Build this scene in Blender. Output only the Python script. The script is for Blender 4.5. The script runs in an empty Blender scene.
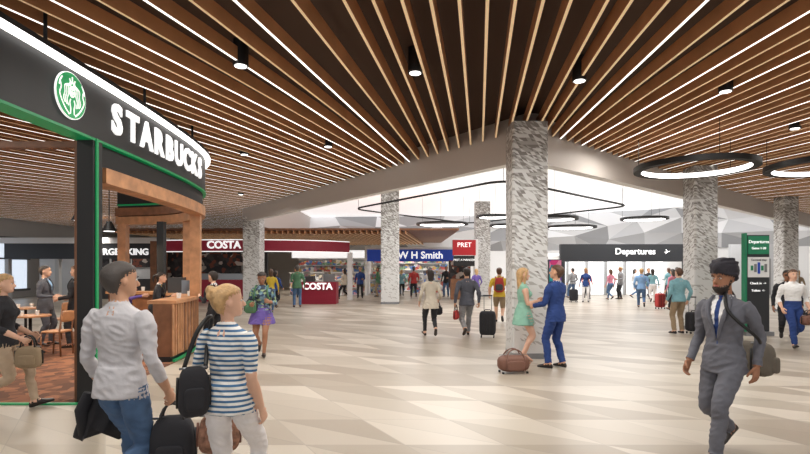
import bpy, math, random
import numpy as np
from mathutils import Vector, Matrix, kdtree, noise
random.seed(7)
scene=bpy.context.scene
scene.view_settings.view_transform='Standard'
COL=scene.collection
# ------------------------------------------------------------------ materials
def mat(name,c,rough=.6,metal=0,emit=0,ec=None,bump=0,bscale=30,var=0,vscale=6,coat=0):
    m=bpy.data.materials.new(name); m.use_nodes=True
    nt=m.node_tree; b=nt.nodes['Principled BSDF']
    b.inputs['Base Color'].default_value=(*c,1); b.inputs['Roughness'].default_value=rough
    b.inputs['Metallic'].default_value=metal
    if coat: b.inputs['Coat Weight'].default_value=coat
    if emit:
        b.inputs['Emission Color'].default_value=(*(ec or c),1); b.inputs['Emission Strength'].default_value=emit
    if bump or var: tc=nt.nodes.new('ShaderNodeTexCoord')
    if bump:
        n=nt.nodes.new('ShaderNodeTexNoise'); n.inputs['Scale'].default_value=bscale; n.inputs['Detail'].default_value=4
        bp=nt.nodes.new('ShaderNodeBump'); bp.inputs['Strength'].default_value=bump; bp.inputs['Distance'].default_value=.02
        nt.links.new(tc.outputs['Object'],n.inputs['Vector']); nt.links.new(n.outputs['Fac'],bp.inputs['Height']); nt.links.new(bp.outputs['Normal'],b.inputs['Normal'])
    if var:
        n2=nt.nodes.new('ShaderNodeTexNoise'); n2.inputs['Scale'].default_value=vscale; n2.inputs['Detail'].default_value=5
        r=nt.nodes.new('ShaderNodeValToRGB')
        r.color_ramp.elements[0].position=.3; r.color_ramp.elements[1].position=.7
        r.color_ramp.elements[0].color=(*[max(0,x*(1-var)) for x in c],1); r.color_ramp.elements[1].color=(*[min(1,x*(1+var)) for x in c],1)
        nt.links.new(tc.outputs['Object'],n2.inputs['Vector']); nt.links.new(n2.outputs['Fac'],r.inputs['Fac']); nt.links.new(r.outputs['Color'],b.inputs['Base Color'])
    return m
def S(r,g,b):  # sRGB 0-255 -> linear
    f=lambda v:(v/255/12.92) if v/255<=.04045 else ((v/255+.055)/1.055)**2.4
    return (f(r),f(g),f(b))
def mnode(nt,op,a,b=None,c=None):
    n=nt.nodes.new('ShaderNodeMath'); n.operation=op
    for i,v in enumerate((a,b,c)):
        if v is None: continue
        if isinstance(v,bpy.types.NodeSocket): nt.links.new(v,n.inputs[i])
        else: n.inputs[i].default_value=v
    return n.outputs[0]
def tri_mat(name,size,c0,c1,c2,rough,grout=.012,gradient=None,gcol=None):
    m=bpy.data.materials.new(name); m.use_nodes=True; nt=m.node_tree; b=nt.nodes['Principled BSDF']
    tc=nt.nodes.new('ShaderNodeTexCoord'); sp=nt.nodes.new('ShaderNodeSeparateXYZ'); nt.links.new(tc.outputs['Object'],sp.inputs[0])
    X,Y,Z=sp.outputs
    if gradient:   # vertical surface : use x+y , z
        A=mnode(nt,'ADD',X,Y); B=Z
    else: A=X;B=Y
    u=mnode(nt,'MULTIPLY',mnode(nt,'ADD',A,mnode(nt,'MULTIPLY',B,.5774)),1/size)
    v=mnode(nt,'MULTIPLY',B,1.1547/size)
    fu=mnode(nt,'FLOOR',u); fv=mnode(nt,'FLOOR',v); ru=mnode(nt,'FRACT',u); rv=mnode(nt,'FRACT',v)
    sm=mnode(nt,'ADD',ru,rv); t=mnode(nt,'GREATER_THAN',sm,1.0)
    cb=nt.nodes.new('ShaderNodeCombineXYZ'); nt.links.new(fu,cb.inputs[0]); nt.links.new(fv,cb.inputs[1]); nt.links.new(t,cb.inputs[2])
    wn=nt.nodes.new('ShaderNodeTexWhiteNoise'); nt.links.new(cb.outputs[0],wn.inputs[0])
    val=wn.outputs['Value']
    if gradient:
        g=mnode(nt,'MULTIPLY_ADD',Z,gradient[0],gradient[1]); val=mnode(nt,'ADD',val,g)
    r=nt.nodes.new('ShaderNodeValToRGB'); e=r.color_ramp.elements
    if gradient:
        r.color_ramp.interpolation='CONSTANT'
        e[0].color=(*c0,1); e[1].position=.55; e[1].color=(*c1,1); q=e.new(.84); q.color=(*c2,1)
    else:
        e[0].color=(*c0,1); e[1].color=(*c2,1); q=e.new(.5); q.color=(*c1,1)
    nt.links.new(val,r.inputs[0])
    col=r.outputs[0]
    if grout:
        d1=mnode(nt,'MINIMUM',ru,rv); d2=mnode(nt,'ABSOLUTE',mnode(nt,'SUBTRACT',sm,1.0)); d=mnode(nt,'MINIMUM',d1,d2)
        gm=mnode(nt,'LESS_THAN',d,grout)
        mx=nt.nodes.new('ShaderNodeMix'); mx.data_type='RGBA'; nt.links.new(mnode(nt,'MULTIPLY',gm,.3),mx.inputs[0]); nt.links.new(col,mx.inputs[6]); mx.inputs[7].default_value=(*(gcol or (.2,.18,.16)),1)
        col=mx.outputs[2]
    b.inputs['Roughness'].default_value=rough
    nt.links.new(col,b.inputs['Base Color'])
    return m
def band_mat(name,c0,c1,period,axis=2,duty=.5,rough=.7):
    m=bpy.data.materials.new(name); m.use_nodes=True; nt=m.node_tree; b=nt.nodes['Principled BSDF']; b.inputs['Roughness'].default_value=rough
    tc=nt.nodes.new('ShaderNodeTexCoord'); sp=nt.nodes.new('ShaderNodeSeparateXYZ'); nt.links.new(tc.outputs['Object'],sp.inputs[0])
    f=mnode(nt,'FRACT',mnode(nt,'MULTIPLY',sp.outputs[axis],1/period)); g=mnode(nt,'GREATER_THAN',f,duty)
    mx=nt.nodes.new('ShaderNodeMix'); mx.data_type='RGBA'; nt.links.new(g,mx.inputs[0]); mx.inputs[6].default_value=(*c0,1); mx.inputs[7].default_value=(*c1,1)
    nt.links.new(mx.outputs[2],b.inputs['Base Color']); return m
def patt_mat(name,cols,scale,rough=.7):
    m=bpy.data.materials.new(name); m.use_nodes=True; nt=m.node_tree; b=nt.nodes['Principled BSDF']; b.inputs['Roughness'].default_value=rough
    tc=nt.nodes.new('ShaderNodeTexCoord'); v=nt.nodes.new('ShaderNodeTexVoronoi'); v.inputs['Scale'].default_value=scale; nt.links.new(tc.outputs['Object'],v.inputs['Vector'])
    sp=nt.nodes.new('ShaderNodeSeparateColor'); nt.links.new(v.outputs['Color'],sp.inputs[0])
    r=nt.nodes.new('ShaderNodeValToRGB'); r.color_ramp.interpolation='CONSTANT'; e=r.color_ramp.elements
    e[0].color=(*cols[0],1); e[1].color=(*cols[1],1); e[1].position=1/len(cols)
    for i in range(2,len(cols)): q=e.new(i/len(cols)); q.color=(*cols[i],1)
    nt.links.new(sp.outputs[0],r.inputs[0]); nt.links.new(r.outputs[0],b.inputs['Base Color']); return m

M={}
M['floor']=tri_mat('floor_tile',.95,S(158,145,129),S(176,165,150),S(200,190,176),.34,grout=.012)
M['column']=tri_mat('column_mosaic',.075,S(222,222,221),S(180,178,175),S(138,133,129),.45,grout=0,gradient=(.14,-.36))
M['slatside']=mat('slat_oak',S(192,136,94),.5,var=.15,vscale=2)
M['slatcream']=mat('slat_pale_lit_edge',S(236,208,168),.5,emit=.28,ec=S(255,215,165))  # cream slat underside with a warm lit glow painted in; not a lamp
M['led']=mat('led_strip',(1,1,1),.4,emit=1.8,ec=(1,.95,.88))
M['ledw']=mat('led_white',(1,1,1),.4,emit=3,ec=(1,.98,.95))
M['signw']=mat('sign_letter_white',S(245,245,245),.5,emit=.75,ec=(1,1,1))
M['plenum']=mat('plenum_dark_brown',S(74,54,42),.9)
M['white']=mat('white_paint',S(238,238,238),.6)
M['offwhite']=mat('offwhite_wall',S(216,216,216),.6)
M['voidceil']=mat('white_stretch_ceiling',S(245,245,245),.6,emit=.75,ec=(1,1,1))
M['taupe']=mat('bulkhead_taupe',S(206,198,192),.55)
M['black']=mat('black_satin',S(24,23,24),.5)
M['blackm']=mat('black_matt',S(30,29,30),.7)
M['dgrey']=mat('dark_grey',S(62,62,64),.5)
M['grey']=mat('mid_grey',S(128,128,130),.5)
M['lgrey']=mat('light_grey',S(190,192,194),.5)
M['green']=mat('green_led_edge',S(10,130,75),.4,emit=.25,ec=S(10,150,85))
M['logog']=mat('logo_green',S(0,140,75),.4,emit=.45,ec=S(0,160,85))
M['wood']=mat('oak_wood',S(190,138,98),.45,var=.25,vscale=5)
M['woodd']=mat('walnut_wood',S(132,88,60),.5,var=.25,vscale=5)
M['carpet']=patt_mat('brown_carpet',[S(110,72,52),S(134,86,62),S(98,64,48),S(148,98,70)],7,.95)
M['maroon']=mat('maroon_sign',S(128,22,44),.4,emit=.12,ec=S(150,20,45))
M['red']=mat('red_sign',S(180,22,34),.4,emit=.1)
M['blue']=mat('blue_sign',S(30,62,150),.4,emit=.2,ec=S(30,70,180))
M['glow']=mat('lit_white_panel',(1,1,1),.5,emit=.8)
M['steel']=mat('brushed_steel',S(150,152,156),.3,metal=1)
M['glass']=mat('window_daylight',S(225,236,246),.2,emit=.9,ec=S(225,236,250))
M['signblack']=mat('sign_charcoal',S(48,50,54),.45)
M['totemg']=mat('totem_green',S(30,120,84),.4,emit=.15)
M['leather']=mat('brown_leather',S(122,84,70),.5,bump=.2,bscale=40)
M['menu']=patt_mat('menu_board',[S(30,28,30),S(50,44,44),S(190,180,170),S(120,60,40),S(36,30,34),S(60,56,56)],5,.5)
M['advert']=patt_mat('advert_graphic',[S(226,60,140),S(40,180,190),S(120,70,180),S(240,150,190),S(30,140,170)],3.2,.4)
M['prod']=patt_mat('shop_products',[S(200,100,90),S(90,130,190),S(230,220,200),S(220,185,110),S(130,160,130),S(240,240,240),S(100,100,110),S(215,165,180)],5,.6)
for k,sh in enumerate((158,182,204,224,240)): M['f%d'%k]=mat('facet_panel_%d'%k,S(sh,sh+1,sh+4),.6)
# ------------------------------------------------------------------ mesh builder
class MB:
    def __init__(s): s.v=[];s.f=[];s.m=[];s.mats=[];s.sm=[]
    def mi(s,m):
        if isinstance(m,str): m=M[m]
        if m not in s.mats: s.mats.append(m)
        return s.mats.index(m)
    def add(s,vs,fs,m,smooth=False):
        o=len(s.v); s.v+= [tuple(p) for p in vs]; i=s.mi(m)
        for f in fs: s.f.append(tuple(o+k for k in f)); s.m.append(i); s.sm.append(smooth)
    def box(s,c,d,m,rz=0,top=None,bot=None):
        x,y,z=[k/2 for k in d]; R=Matrix.Rotation(rz,3,'Z'); C=Vector(c)
        vs=[C+R@Vector(p) for p in((-x,-y,-z),(x,-y,-z),(x,y,-z),(-x,y,-z),(-x,-y,z),(x,-y,z),(x,y,z),(-x,y,z))]
        F=[(0,1,5,4),(1,2,6,5),(2,3,7,6),(3,0,4,7)]
        s.add(vs,F,m); s.add(vs,[(3,2,1,0)],bot or m); s.add(vs,[(4,5,6,7)],top or m)
    def prism(s,poly,z0,z1,m,bot=None,top=None):
        n=len(poly); vs=[(p[0],p[1],z0) for p in poly]+[(p[0],p[1],z1) for p in poly]
        s.add(vs,[(i,(i+1)%n,n+(i+1)%n,n+i) for i in range(n)],m); s.add(vs,[tuple(range(n))[::-1]],bot or m); s.add(vs,[tuple(range(n,2*n))],top or m)
    def strip(s,path,off0,off1,z0,z1,m,bot=None):
        P0=offset(path,off0);P1=offset(path,off1); n=len(path)
        for i in range(n-1): s.prism([P0[i],P0[i+1],P1[i+1],P1[i]],z0,z1,m,bot)
    def tube(s,pts,r,m,n=8,closed=False):
        pts=[Vector(p) for p in pts]; k=len(pts); rs=r if hasattr(r,'__len__') else [r]*k
        vs=[];up=None
        for i,p in enumerate(pts):
            a=pts[(i-1)%k] if (closed or i>0) else p; b=pts[(i+1)%k] if (closed or i<k-1) else p
            t=(b-a).normalized()
            if up is None: up=Vector((0,0,1)) if abs(t.z)<.9 else Vector((1,0,0))
            sd=t.cross(up).normalized(); up=sd.cross(t).normalized()
            for j in range(n):
                q=2*math.pi*j/n; vs.append(p+(sd*math.cos(q)+up*math.sin(q))*rs[i])
        fs=[]
        for i in range(k if closed else k-1):
            for j in range(n):
                a=i*n+j;b=i*n+(j+1)%n;c=((i+1)%k)*n+(j+1)%n;d=((i+1)%k)*n+j; fs.append((a,b,c,d))
        if not closed: fs+=[tuple(range(n))[::-1],tuple(range((k-1)*n,k*n))]
        s.add(vs,fs,m,True)
    def cyl(s,c,r,z0,z1,m,n=20,r1=None,bot=None,top=None):
        r1=r if r1 is None else r1
        vs=[(c[0]+r*math.cos(6.28318*j/n),c[1]+r*math.sin(6.28318*j/n),z0) for j in range(n)]+[(c[0]+r1*math.cos(6.28318*j/n),c[1]+r1*math.sin(6.28318*j/n),z1) for j in range(n)]
        s.add(vs,[(i,(i+1)%n,n+(i+1)%n,n+i) for i in range(n)],m,True); s.add(vs,[tuple(range(n))[::-1]],bot or m); s.add(vs,[tuple(range(n,2*n))],top or m)
    def sbox(s,c,d,m,R=None,e=4,n=24,k=9,taper=0):
        """rounded (super-ellipsoid) box"""
        R=R or Matrix.Identity(3); C=Vector(c); vs=[];fs=[]
        sg=lambda a,p:math.copysign(abs(a)**p,a)
        for i in range(k+1):
            ph=-math.pi/2+math.pi*i/k; zz=sg(math.sin(ph),2/e); rr=abs(math.cos(ph))**(2/e) if 0<i<k else .02
            rr*=1-taper*(zz+1)/2
            for j in range(n):
                q=2*math.pi*j/n; vs.append(C+R@Vector((d[0]/2*rr*sg(math.cos(q),2/e),d[1]/2*rr*sg(math.sin(q),2/e),d[2]/2*zz)))
        for i in range(k):
            for j in range(n): fs.append((i*n+j,i*n+(j+1)%n,(i+1)*n+(j+1)%n,(i+1)*n+j))
        fs+=[tuple(range(n))[::-1],tuple(range(k*n,(k+1)*n))]
        s.add(vs,fs,m,True)
    def text(s,t,size,m,origin,xd,yd,ext=.02,align='CENTER',bold=.0):
        cu=bpy.data.curves.new('t','FONT'); cu.body=t; cu.size=size; cu.extrude=ext; cu.align_x=align; cu.align_y='CENTER'; cu.offset=bold; cu.resolution_u=3
        o=bpy.data.objects.new('t',cu); COL.objects.link(o); bpy.context.view_layer.update()
        dg=bpy.context.evaluated_depsgraph_get(); me=bpy.data.meshes.new_from_object(o.evaluated_get(dg))
        O=Vector(origin);xd=Vector(xd).normalized();yd=Vector(yd).normalized();zd=xd.cross(yd)
        s.add([O+xd*v.co.x+yd*v.co.y+zd*v.co.z for v in me.vertices],[tuple(p.vertices) for p in me.polygons],m)
        bpy.data.objects.remove(o); bpy.data.meshes.remove(me)
    def build(s,name):
        me=bpy.data.meshes.new(name); me.from_pydata(s.v,[],s.f)
        for m in s.mats: me.materials.append(m)
        me.polygons.foreach_set('material_index',s.m); me.polygons.foreach_set('use_smooth',s.sm); me.update()
        o=bpy.data.objects.new(name,me); COL.objects.link(o); return o
def offset(path,d):
    out=[]; n=len(path)
    for i in range(n):
        a=Vector(path[max(0,i-1)]);b=Vector(path[min(n-1,i+1)]); t=(b-a).normalized(); nn=Vector((t.y,-t.x))
        out.append((path[i][0]+nn.x*d,path[i][1]+nn.y*d))
    return out
def catmull(P,k):
    P=np.array(P,float); n=len(P); out=[]
    for i in range(n-1):
        p0=P[max(0,i-1)];p1=P[i];p2=P[i+1];p3=P[min(n-1,i+2)]
        for j in range(k):
            t=j/k; out.append(.5*((2*p1)+(p2-p0)*t+(2*p0-5*p1+4*p2-p3)*t*t+(3*p1-p0-3*p2+p3)*t**3))
    out.append(P[-1]); return np.array(out)

# ------------------------------------------------------------------ room shell
b=MB(); b.box((1,20,-.05),(46,52,.1),'floor'); b.build('floor')
bul=[(-7.5,46),(-7.5,24),(2.4,10.2),(20.6,26.5),(24,29.6)]
b=MB()
b.add([(x,y,4.72) for x,y in [(-22,-6),(24,-6),(24,29.6),(2.4,10.2),(-7.5,24),(-7.5,46),(-22,46)]],[(0,1,2,3,4,5,6)],'plenum')
b.add([(x,y,5.6) for x,y in [(2.4,10.2),(24,29.6),(24,46),(-7.5,46),(-7.5,24)]],[(0,1,2,3,4)],'voidceil')
b.build('ceiling')
b=MB()
for a,c in zip(bul[:-1],bul[1:]):
    a=Vector(a);c=Vector(c);t=(c-a).normalized(); nrm=Vector((-t.y,t.x))
    if nrm.dot(Vector((4,30))-a)<0: nrm=-nrm
    q=[a,c,c+nrm*.25+t*.1,a+nrm*.25]
    b.prism([tuple(k) for k in q],3.8,5.6,'taupe',bot='white')
b.build('ceiling_bulkhead')
b=MB(); b.box((-22.1,20,2.4),(.2,52,4.8),'offwhite'); b.build('wall_left')
b=MB(); b.box((24.1,20,2.8),(.2,52,5.6),'offwhite'); b.build('wall_right')
b=MB(); b.box((1,46.1,2.8),(46,.2,5.6),'offwhite'); b.build('wall_back')
# slat ceiling : blades start at the bulkhead and splay gently towards the entrance
b=MB(); i=0
def run(path,s0,table,step,ref,pat):
    global i
    L=[0]
    for p,q in zip(path[:-1],path[1:]): L.append(L[-1]+math.hypot(q[0]-p[0],q[1]-p[1]))
    s=s0
    while s<L[-1]:
        k=max(0,int(np.searchsorted(L,s))-1); t=(s-L[k])/(L[k+1]-L[k]); A=Vector(path[k]).lerp(Vector(path[k+1]),t)
        dx=float(np.interp(s,[r[0] for r in table],[r[1] for r in table])); d=Vector((-dx,-1)).normalized()
        if k>0 and path is LP: A=A-Vector((.02,0))
        r1=60
        if d.x<0: r1=min(r1,(A.x+21.9)/-d.x)
        if d.x>0: r1=min(r1,(23.9-A.x)/d.x)
        r1=min(r1,(A.y+3)/-d.y); A=A+d*.03; B=A+d*(r1-.03); p=Vector((-d.y,d.x))*.018
        cen=(s<ref)
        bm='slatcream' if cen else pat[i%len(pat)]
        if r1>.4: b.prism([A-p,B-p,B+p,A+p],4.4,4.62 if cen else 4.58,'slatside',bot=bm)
        s+=step(s); i+=1
LP=[(2.4,10.2),(-7.5,24),(-7.5,45.5)]; RP=[(2.4,10.2),(20.6,26.5),(23.9,29.5)]
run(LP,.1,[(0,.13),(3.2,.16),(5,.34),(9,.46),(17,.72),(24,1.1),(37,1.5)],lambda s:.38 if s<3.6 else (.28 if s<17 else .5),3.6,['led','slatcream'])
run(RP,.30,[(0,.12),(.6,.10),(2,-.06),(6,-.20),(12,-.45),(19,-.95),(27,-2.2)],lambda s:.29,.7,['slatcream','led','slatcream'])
b.build('slat_ceiling')
b=MB()
x=-14.0
while x<.2:
    b.prism([(x,26),(x+.05,26),(x+2.05,45.5),(x+2,45.5)],3.4,3.55,'wood',bot='slatcream'); x+=.28
b.box((-6.3,36,3.62),(18,20,.1),'woodd'); b.build('timber_canopy')
# faceted white wall at far side of the void
b=MB(); fp=[(-7.4,40),(10,38.5),(23.9,30)]
rr=random.Random(3); pts=[]
for (p,q) in zip(fp[:-1],fp[1:]):
    L=(Vector(q)-Vector(p)).length; n=int(L/2.2)
    for k in range(n): pts.append(Vector(p).lerp(Vector(q),k/n))
pts.append(Vector(fp[-1])); zs=[2.95,3.9,4.8,5.6]; G=[]
for k,p in enumerate(pts):
    G.append([(p.x+rr.uniform(-.5,.5)*(0<k<len(pts)-1),p.y-rr.uniform(0,.7)*(j in(1,2)),z+rr.uniform(-.25,.25)*(j in(1,2))) for j,z in enumerate(zs)])
for k in range(len(pts)-1):
    for j in range(3):
        A,B_,C_,D=G[k][j],G[k+1][j],G[k+1][j+1],G[k][j+1]
        for t in ([A,B_,C_],[A,C_,D]) if rr.random()<.5 else ([A,B_,D],[B_,C_,D]): b.add(t,[(0,1,2)],'f%d'%rr.randrange(5))
for p,q in zip(fp[:-1],fp[1:]): b.prism([p,q,(q[0],q[1]+.1),(p[0],p[1]+.1)],0,2.96,'white')
b.build('wall_faceted')
# ------------------------------------------------------------------ columns
def column(x,y,w,top=4.4,rz=0):
    b=MB(); h=w/2; c=.03
    poly=[(-h+c,-h),(h-c,-h),(h,-h+c),(h,h-c),(h-c,h),(-h+c,h),(-h,h-c),(-h,-h+c)]
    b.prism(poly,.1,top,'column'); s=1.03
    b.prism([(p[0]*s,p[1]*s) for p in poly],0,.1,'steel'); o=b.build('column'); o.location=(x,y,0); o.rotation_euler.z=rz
    return o
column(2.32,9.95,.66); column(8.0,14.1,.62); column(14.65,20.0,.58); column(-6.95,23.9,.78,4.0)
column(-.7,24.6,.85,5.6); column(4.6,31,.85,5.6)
# ------------------------------------------------------------------ ring pendants and lights
def ring(x,y,z,R,r,top,name='ring_pendant_light'):
    b=MB(); n=48
    def circ(rad,zz): return [(rad*math.cos(6.28318*k/n),rad*math.sin(6.28318*k/n),zz) for k in range(n)]
    prof=[(R-r,z),(R+r,z),(R+r,z+.1),(R-r,z+.1)]
    vs=[]
    for q in prof: vs+=circ(*q)
    ms=['blackm','black','blackm','ledw']
    for k in range(4):
        a=k*n;c=((k+1)%4)*n
        b.add([(p[0]+x,p[1]+y,p[2]) for p in vs],[(a+j,a+(j+1)%n,c+(j+1)%n,c+j) for j in range(n)],ms[k],True)
    for k in range(3):
        q=2.094*k+.4; b.tube([(x+R*math.cos(q),y+R*math.sin(q),z+.1),(x+R*math.cos(q),y+R*math.sin(q),top)],.006,'blackm',5)
    b.build(name)
ring(5.85,10.5,3.66,1.06,.075,4.72); ring(8.55,10.4,3.68,1.08,.075,4.72)
ring(6.15,22,3.72,1.06,.09,5.6); ring(8.6,27,3.75,1.2,.1,5.6); ring(4.3,25,4.1,.8,.08,5.6); ring(5.6,29,4.0,.8,.08,5.6)
ring(2.0,28,4.0,1.3,.1,5.6); ring(11.5,25,4.0,1.0,.08,5.6)
b=MB(); loop=[(-2.6,25.7),(3.3,17.2),(10.6,24.5),(4.2,34)]; P=[]
for k in range(4):
    c=Vector(loop[k]);p=Vector(loop[k-1]);n_=Vector(loop[(k+1)%4])
    for t in range(7):
        t/=6; s0=c+(p-c).normalized()*1.0; s1=c+(n_-c).normalized()*1.0
        q=s0*(1-t)**2+c*2*t*(1-t)+s1*t*t; P.append((q.x,q.y,4.6))
b.tube(P,.045,'blackm',6,closed=True)
for q in P[3::7]: b.tube([q,(q[0],q[1],5.6)],.01,'blackm',5)
b.build('linear_track_light')
def lamp(x,y,z,power,size,col=(1,.97,.92),rot=(0,0,0),name='downlight_lamp',spread=160):
    l=bpy.data.lights.new(name,'AREA'); l.energy=power; l.size=size; l.color=col; l.shape='DISK'; l.spread=math.radians(spread)
    o=bpy.data.objects.new(name,l); o.location=(x,y,z); o.rotation_euler=rot; COL.objects.link(o)
for (x,y) in [(-2.18,6.9),(.14,7.15),(2.5,7.45),(4.87,7.9),(7.5,10),(-1.7,11.5),(-3.8,12.3),(10,12.5),(-8,14),(-6,19),(-12,20),(15,15)]:
    b=MB(); b.cyl((x,y),.1,4.36,4.7,'black'); b.cyl((x,y),.078,4.352,4.362,'ledw'); b.build('ceiling_downlight')
    lamp(x,y,4.33,34,.16)
for (x,y) in [(-1.5,2.5),(3,2),(1,5.5),(6.5,6),(-1.5,9),(-6.5,9.5),(12,9),(-7,4.5),(-9.5,14),(-13,18),(5,11.0),(14,14)]:  # unseen area lights added on a grid for soft fill; no panels drawn
    lamp(x,y,4.37,66,1.2,(1,.96,.9),name='ceiling_fill_light',spread=170)
for (x,y) in [(2,20),(8,22),(0,28),(12,27),(6,33),(17,27)]:  # unseen area lights added to brighten the void; no panels drawn
    lamp(x,y,5.5,215,2.5,(1,1,1),name='void_fill_light',spread=170)
for (x,y) in [(-5,29),(-10,30),(0,36),(-7,37),(-16,27)]:  # unseen area lights below the canopy; no fixtures drawn
    lamp(x,y,3.3,85,1.5,(1,.95,.88),name='canopy_area_light')
for (x,y) in [(-5.6,9.0),(-6.6,11.6),(-8.6,10.4)]:  # pendants and their lamps added to give the cafe interior warm light
    b=MB(); b.tube([(x,y,2.72),(x,y,4.7)],.01,'black',6); b.cyl((x,y),.16,2.5,2.72,'black',24,.05); b.cyl((x,y),.11,2.495,2.505,'ledw'); b.build('added_cafe_pendant')
    lamp(x,y,2.47,30,.2,(1,.82,.6),name='cafe_fill_light')
# ------------------------------------------------------------------ coffee kiosk
kp=[(-4.0,1.5),(-3.92,4),(-3.88,5.5),(-3.88,7),(-3.93,8.5),(-4.05,10),(-4.3,11.2),(-4.9,12.3),(-5.9,13.1),(-7.3,13.5)]
kpath=[tuple(p) for p in catmull(kp,6)]
b=MB(); b.strip(kpath,0,-.22,3.3,4.0,'black'); b.strip(kpath,.10,-.22,4.03,4.09,'black'); b.strip(kpath,.10,.0,3.99,4.03,'ledw')
b.strip(kpath,.012,-.23,3.27,3.3,'green')
kcut=[p for p in kpath if p[1]>6.6]
b.strip(kcut,-.05,-.2,2.98,3.26,'blackm'); b.strip(kcut,.0,-.28,2.78,2.98,'wood'); b.strip(kcut,-.12,-.30,3.0,3.2,'woodd')
for p in kpath[4::9]: b.tube([(p[0]-.1,p[1],4.09),(p[0]-.1,p[1],4.72)],.02,'black',6)
seg=[0]
for p,q in zip(kpath[:-1],kpath[1:]): seg.append(seg[-1]+math.hypot(q[0]-p[0],q[1]-p[1]))
def at(s_):
    k=max(0,min(len(seg)-2,int(np.searchsorted(seg,s_))-1)); t=(s_-seg[k])/(seg[k+1]-seg[k]); p=Vector(kpath[k]).lerp(Vector(kpath[k+1]),t)
    return p,(Vector(kpath[k+1])-Vector(kpath[k])).normalized()
def s_of_y(y): return float(np.interp(y,[p[1] for p in kpath],seg))
s0=s_of_y(6.98); s1=s_of_y(10.35)
for k,ch in enumerate('STARBUCKS'):
    p,t=at(s0+(s1-s0)*k/8); o=Vector((p.x+t.y*.015,p.y-t.x*.015,3.65))
    b.text(ch,.54,'signw',o,(t.x,t.y,0),(0,0,1),.012,bold=.02)
# round emblem (crowned long-haired figure)
p,t=at(s_of_y(5.98)); O=Vector((p.x+.02,p.y,3.66)); tx=Vector((t.x,t.y,0)); nz=Vector((t.y,-t.x,0))
def disc(r,h,m,cx=0,cy=0,rx=1,ry=1,n=40):
    ps=[O+tx*(cx+r*rx*math.cos(6.28318*k/n))+Vector((0,0,1))*(cy+r*ry*math.sin(6.28318*k/n)) for k in range(n)]
    vs=[q+nz*h for q in ps]+[q for q in ps]; b.add(vs,[tuple(range(n))]+[(k,(k+1)%n,n+(k+1)%n,n+k) for k in range(n)],m)
def ribbon(pts,w,h,m):
    pts=catmull([(x,y) for x,y in pts],5)
    L=[];R=[]
    for k,q in enumerate(pts):
        d=pts[min(k+1,len(pts)-1)]-pts[max(k-1,0)]; d=d/np.hypot(*d); n_=np.array((-d[1],d[0]))*w
        L.append(q+n_);R.append(q-n_)
    vs=[O+tx*float(q[0])+Vector((0,0,1))*float(q[1])+nz*h for q in L+R]; k=len(pts)
    b.add(vs,[(j,k+j,k+j+1,j+1) for j in range(k-1)],m)
disc(.266,.02,'signw'); disc(.256,.024,'logog')
# wavy hair framing an oval face, star crown, split tail rising on both sides
disc(.056,.032,'signw',0,.045,.85,1.2)
for sx in(-1,1):
    for k in range(3): ribbon([(sx*(.02+.008*k),.125),(sx*(.068+.030*k),.085),(sx*(.064+.032*k),.01),(sx*(.090+.030*k),-.06),(sx*(.066+.028*k),-.13+.01*k)],.0085,.030,'signw')
    ribbon([(sx*.215,.12),(sx*.19,.05),(sx*.215,-.02),(sx*.185,-.09),(sx*.12,-.17),(sx*.05,-.225)],.010,.030,'signw')
    ribbon([(sx*.17,.17),(sx*.205,.12),(sx*.225,.06)],.010,.030,'signw')
    ribbon([(sx*.03,-.045),(sx*.045,-.09),(sx*.03,-.15),(sx*.035,-.215)],.010,.031,'signw')
    disc(.009,.036,'logog',sx*.020,.058,1.2,.6)
    ribbon([(sx*.012,.135),(sx*.035,.155),(sx*.05,.185)],.010,.031,'signw')
ribbon([(-.05,.135),(0,.145),(.05,.135)],.010,.031,'signw'); ribbon([(0,.14),(0,.17),(0,.215)],.012,.031,'signw')
ribbon([(-.018,.012),(0,.004),(.018,.012)],.005,.036,'logog'); ribbon([(0,.055),(0,.03)],.005,.036,'logog')
b.box((-3.97,6.55,1.65),(.2,.20,3.3),'black'); b.box((-3.862,6.52,1.65),(.018,.05,3.3),'green'); b.box((-4.12,6.62,1.65),(.09,.14,3.3),'woodd')
b.box((-7,6.62,3.24),(5.8,.12,.08),'woodd')
for s_ in (s_of_y(10.9),s_of_y(12.4)):
    p,t=at(s_); b.box((p.x-.18,p.y,1.95),(.2,.2,1.7),'wood',rz=.2)
b.box((-5.9,12.6,1.95),(.16,.16,1.7),'black')
b.box((-7.2,13.3,1.95),(.2,.2,1.7),'wood')
b.build('coffee_kiosk_canopy')
b=MB(); cp=[p for p in kpath if p[1]>9.2]
b.strip(cp,-.1,-.6,1.04,1.1,'wood'); b.strip(cp,-.16,-.5,.1,1.04,'woodd'); b.strip(cp,-.2,-.46,0,.1,'black'); b.strip(cp,-.12,-.16,.0,.05,'green')
for k in range(0,len(cp)-1):
    p=Vector(cp[k]);q=Vector(cp[k+1]); t=(q-p); n_=max(1,int(t.length/.12))
    for j in range(n_):
        r=p+t*(j/n_); tt=t.normalized(); b.box((r.x-tt.y*.15,r.y+tt.x*.15,.57),(.025,.06,.92),'wood',rz=math.atan2(-tt.x,tt.y))
for p in cp[3::4]: b.cyl((p[0]-.3,p[1]),.035,1.1,1.2,'white',12,.045)
b.box((-4.9,11.9,1.25),(.3,.3,.3),'steel'); b.box((-5.35,12.3,1.28),(.35,.4,.36),'dgrey')
b.build('cafe_counter')
b=MB(); b.add([(-3.95,6.42,.004),(-4.1,9.9,.004),(-4.4,11.4,.004),(-5.0,12.5,.004),(-6,13.3,.004),(-7.4,13.7,.004),(-16,14,.004),(-16,6.42,.004)],[tuple(range(8))],'carpet')
b.box((-9.9,6.4,.010),(11.9,.05,.02),'green'); b.build('carpet')
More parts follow.
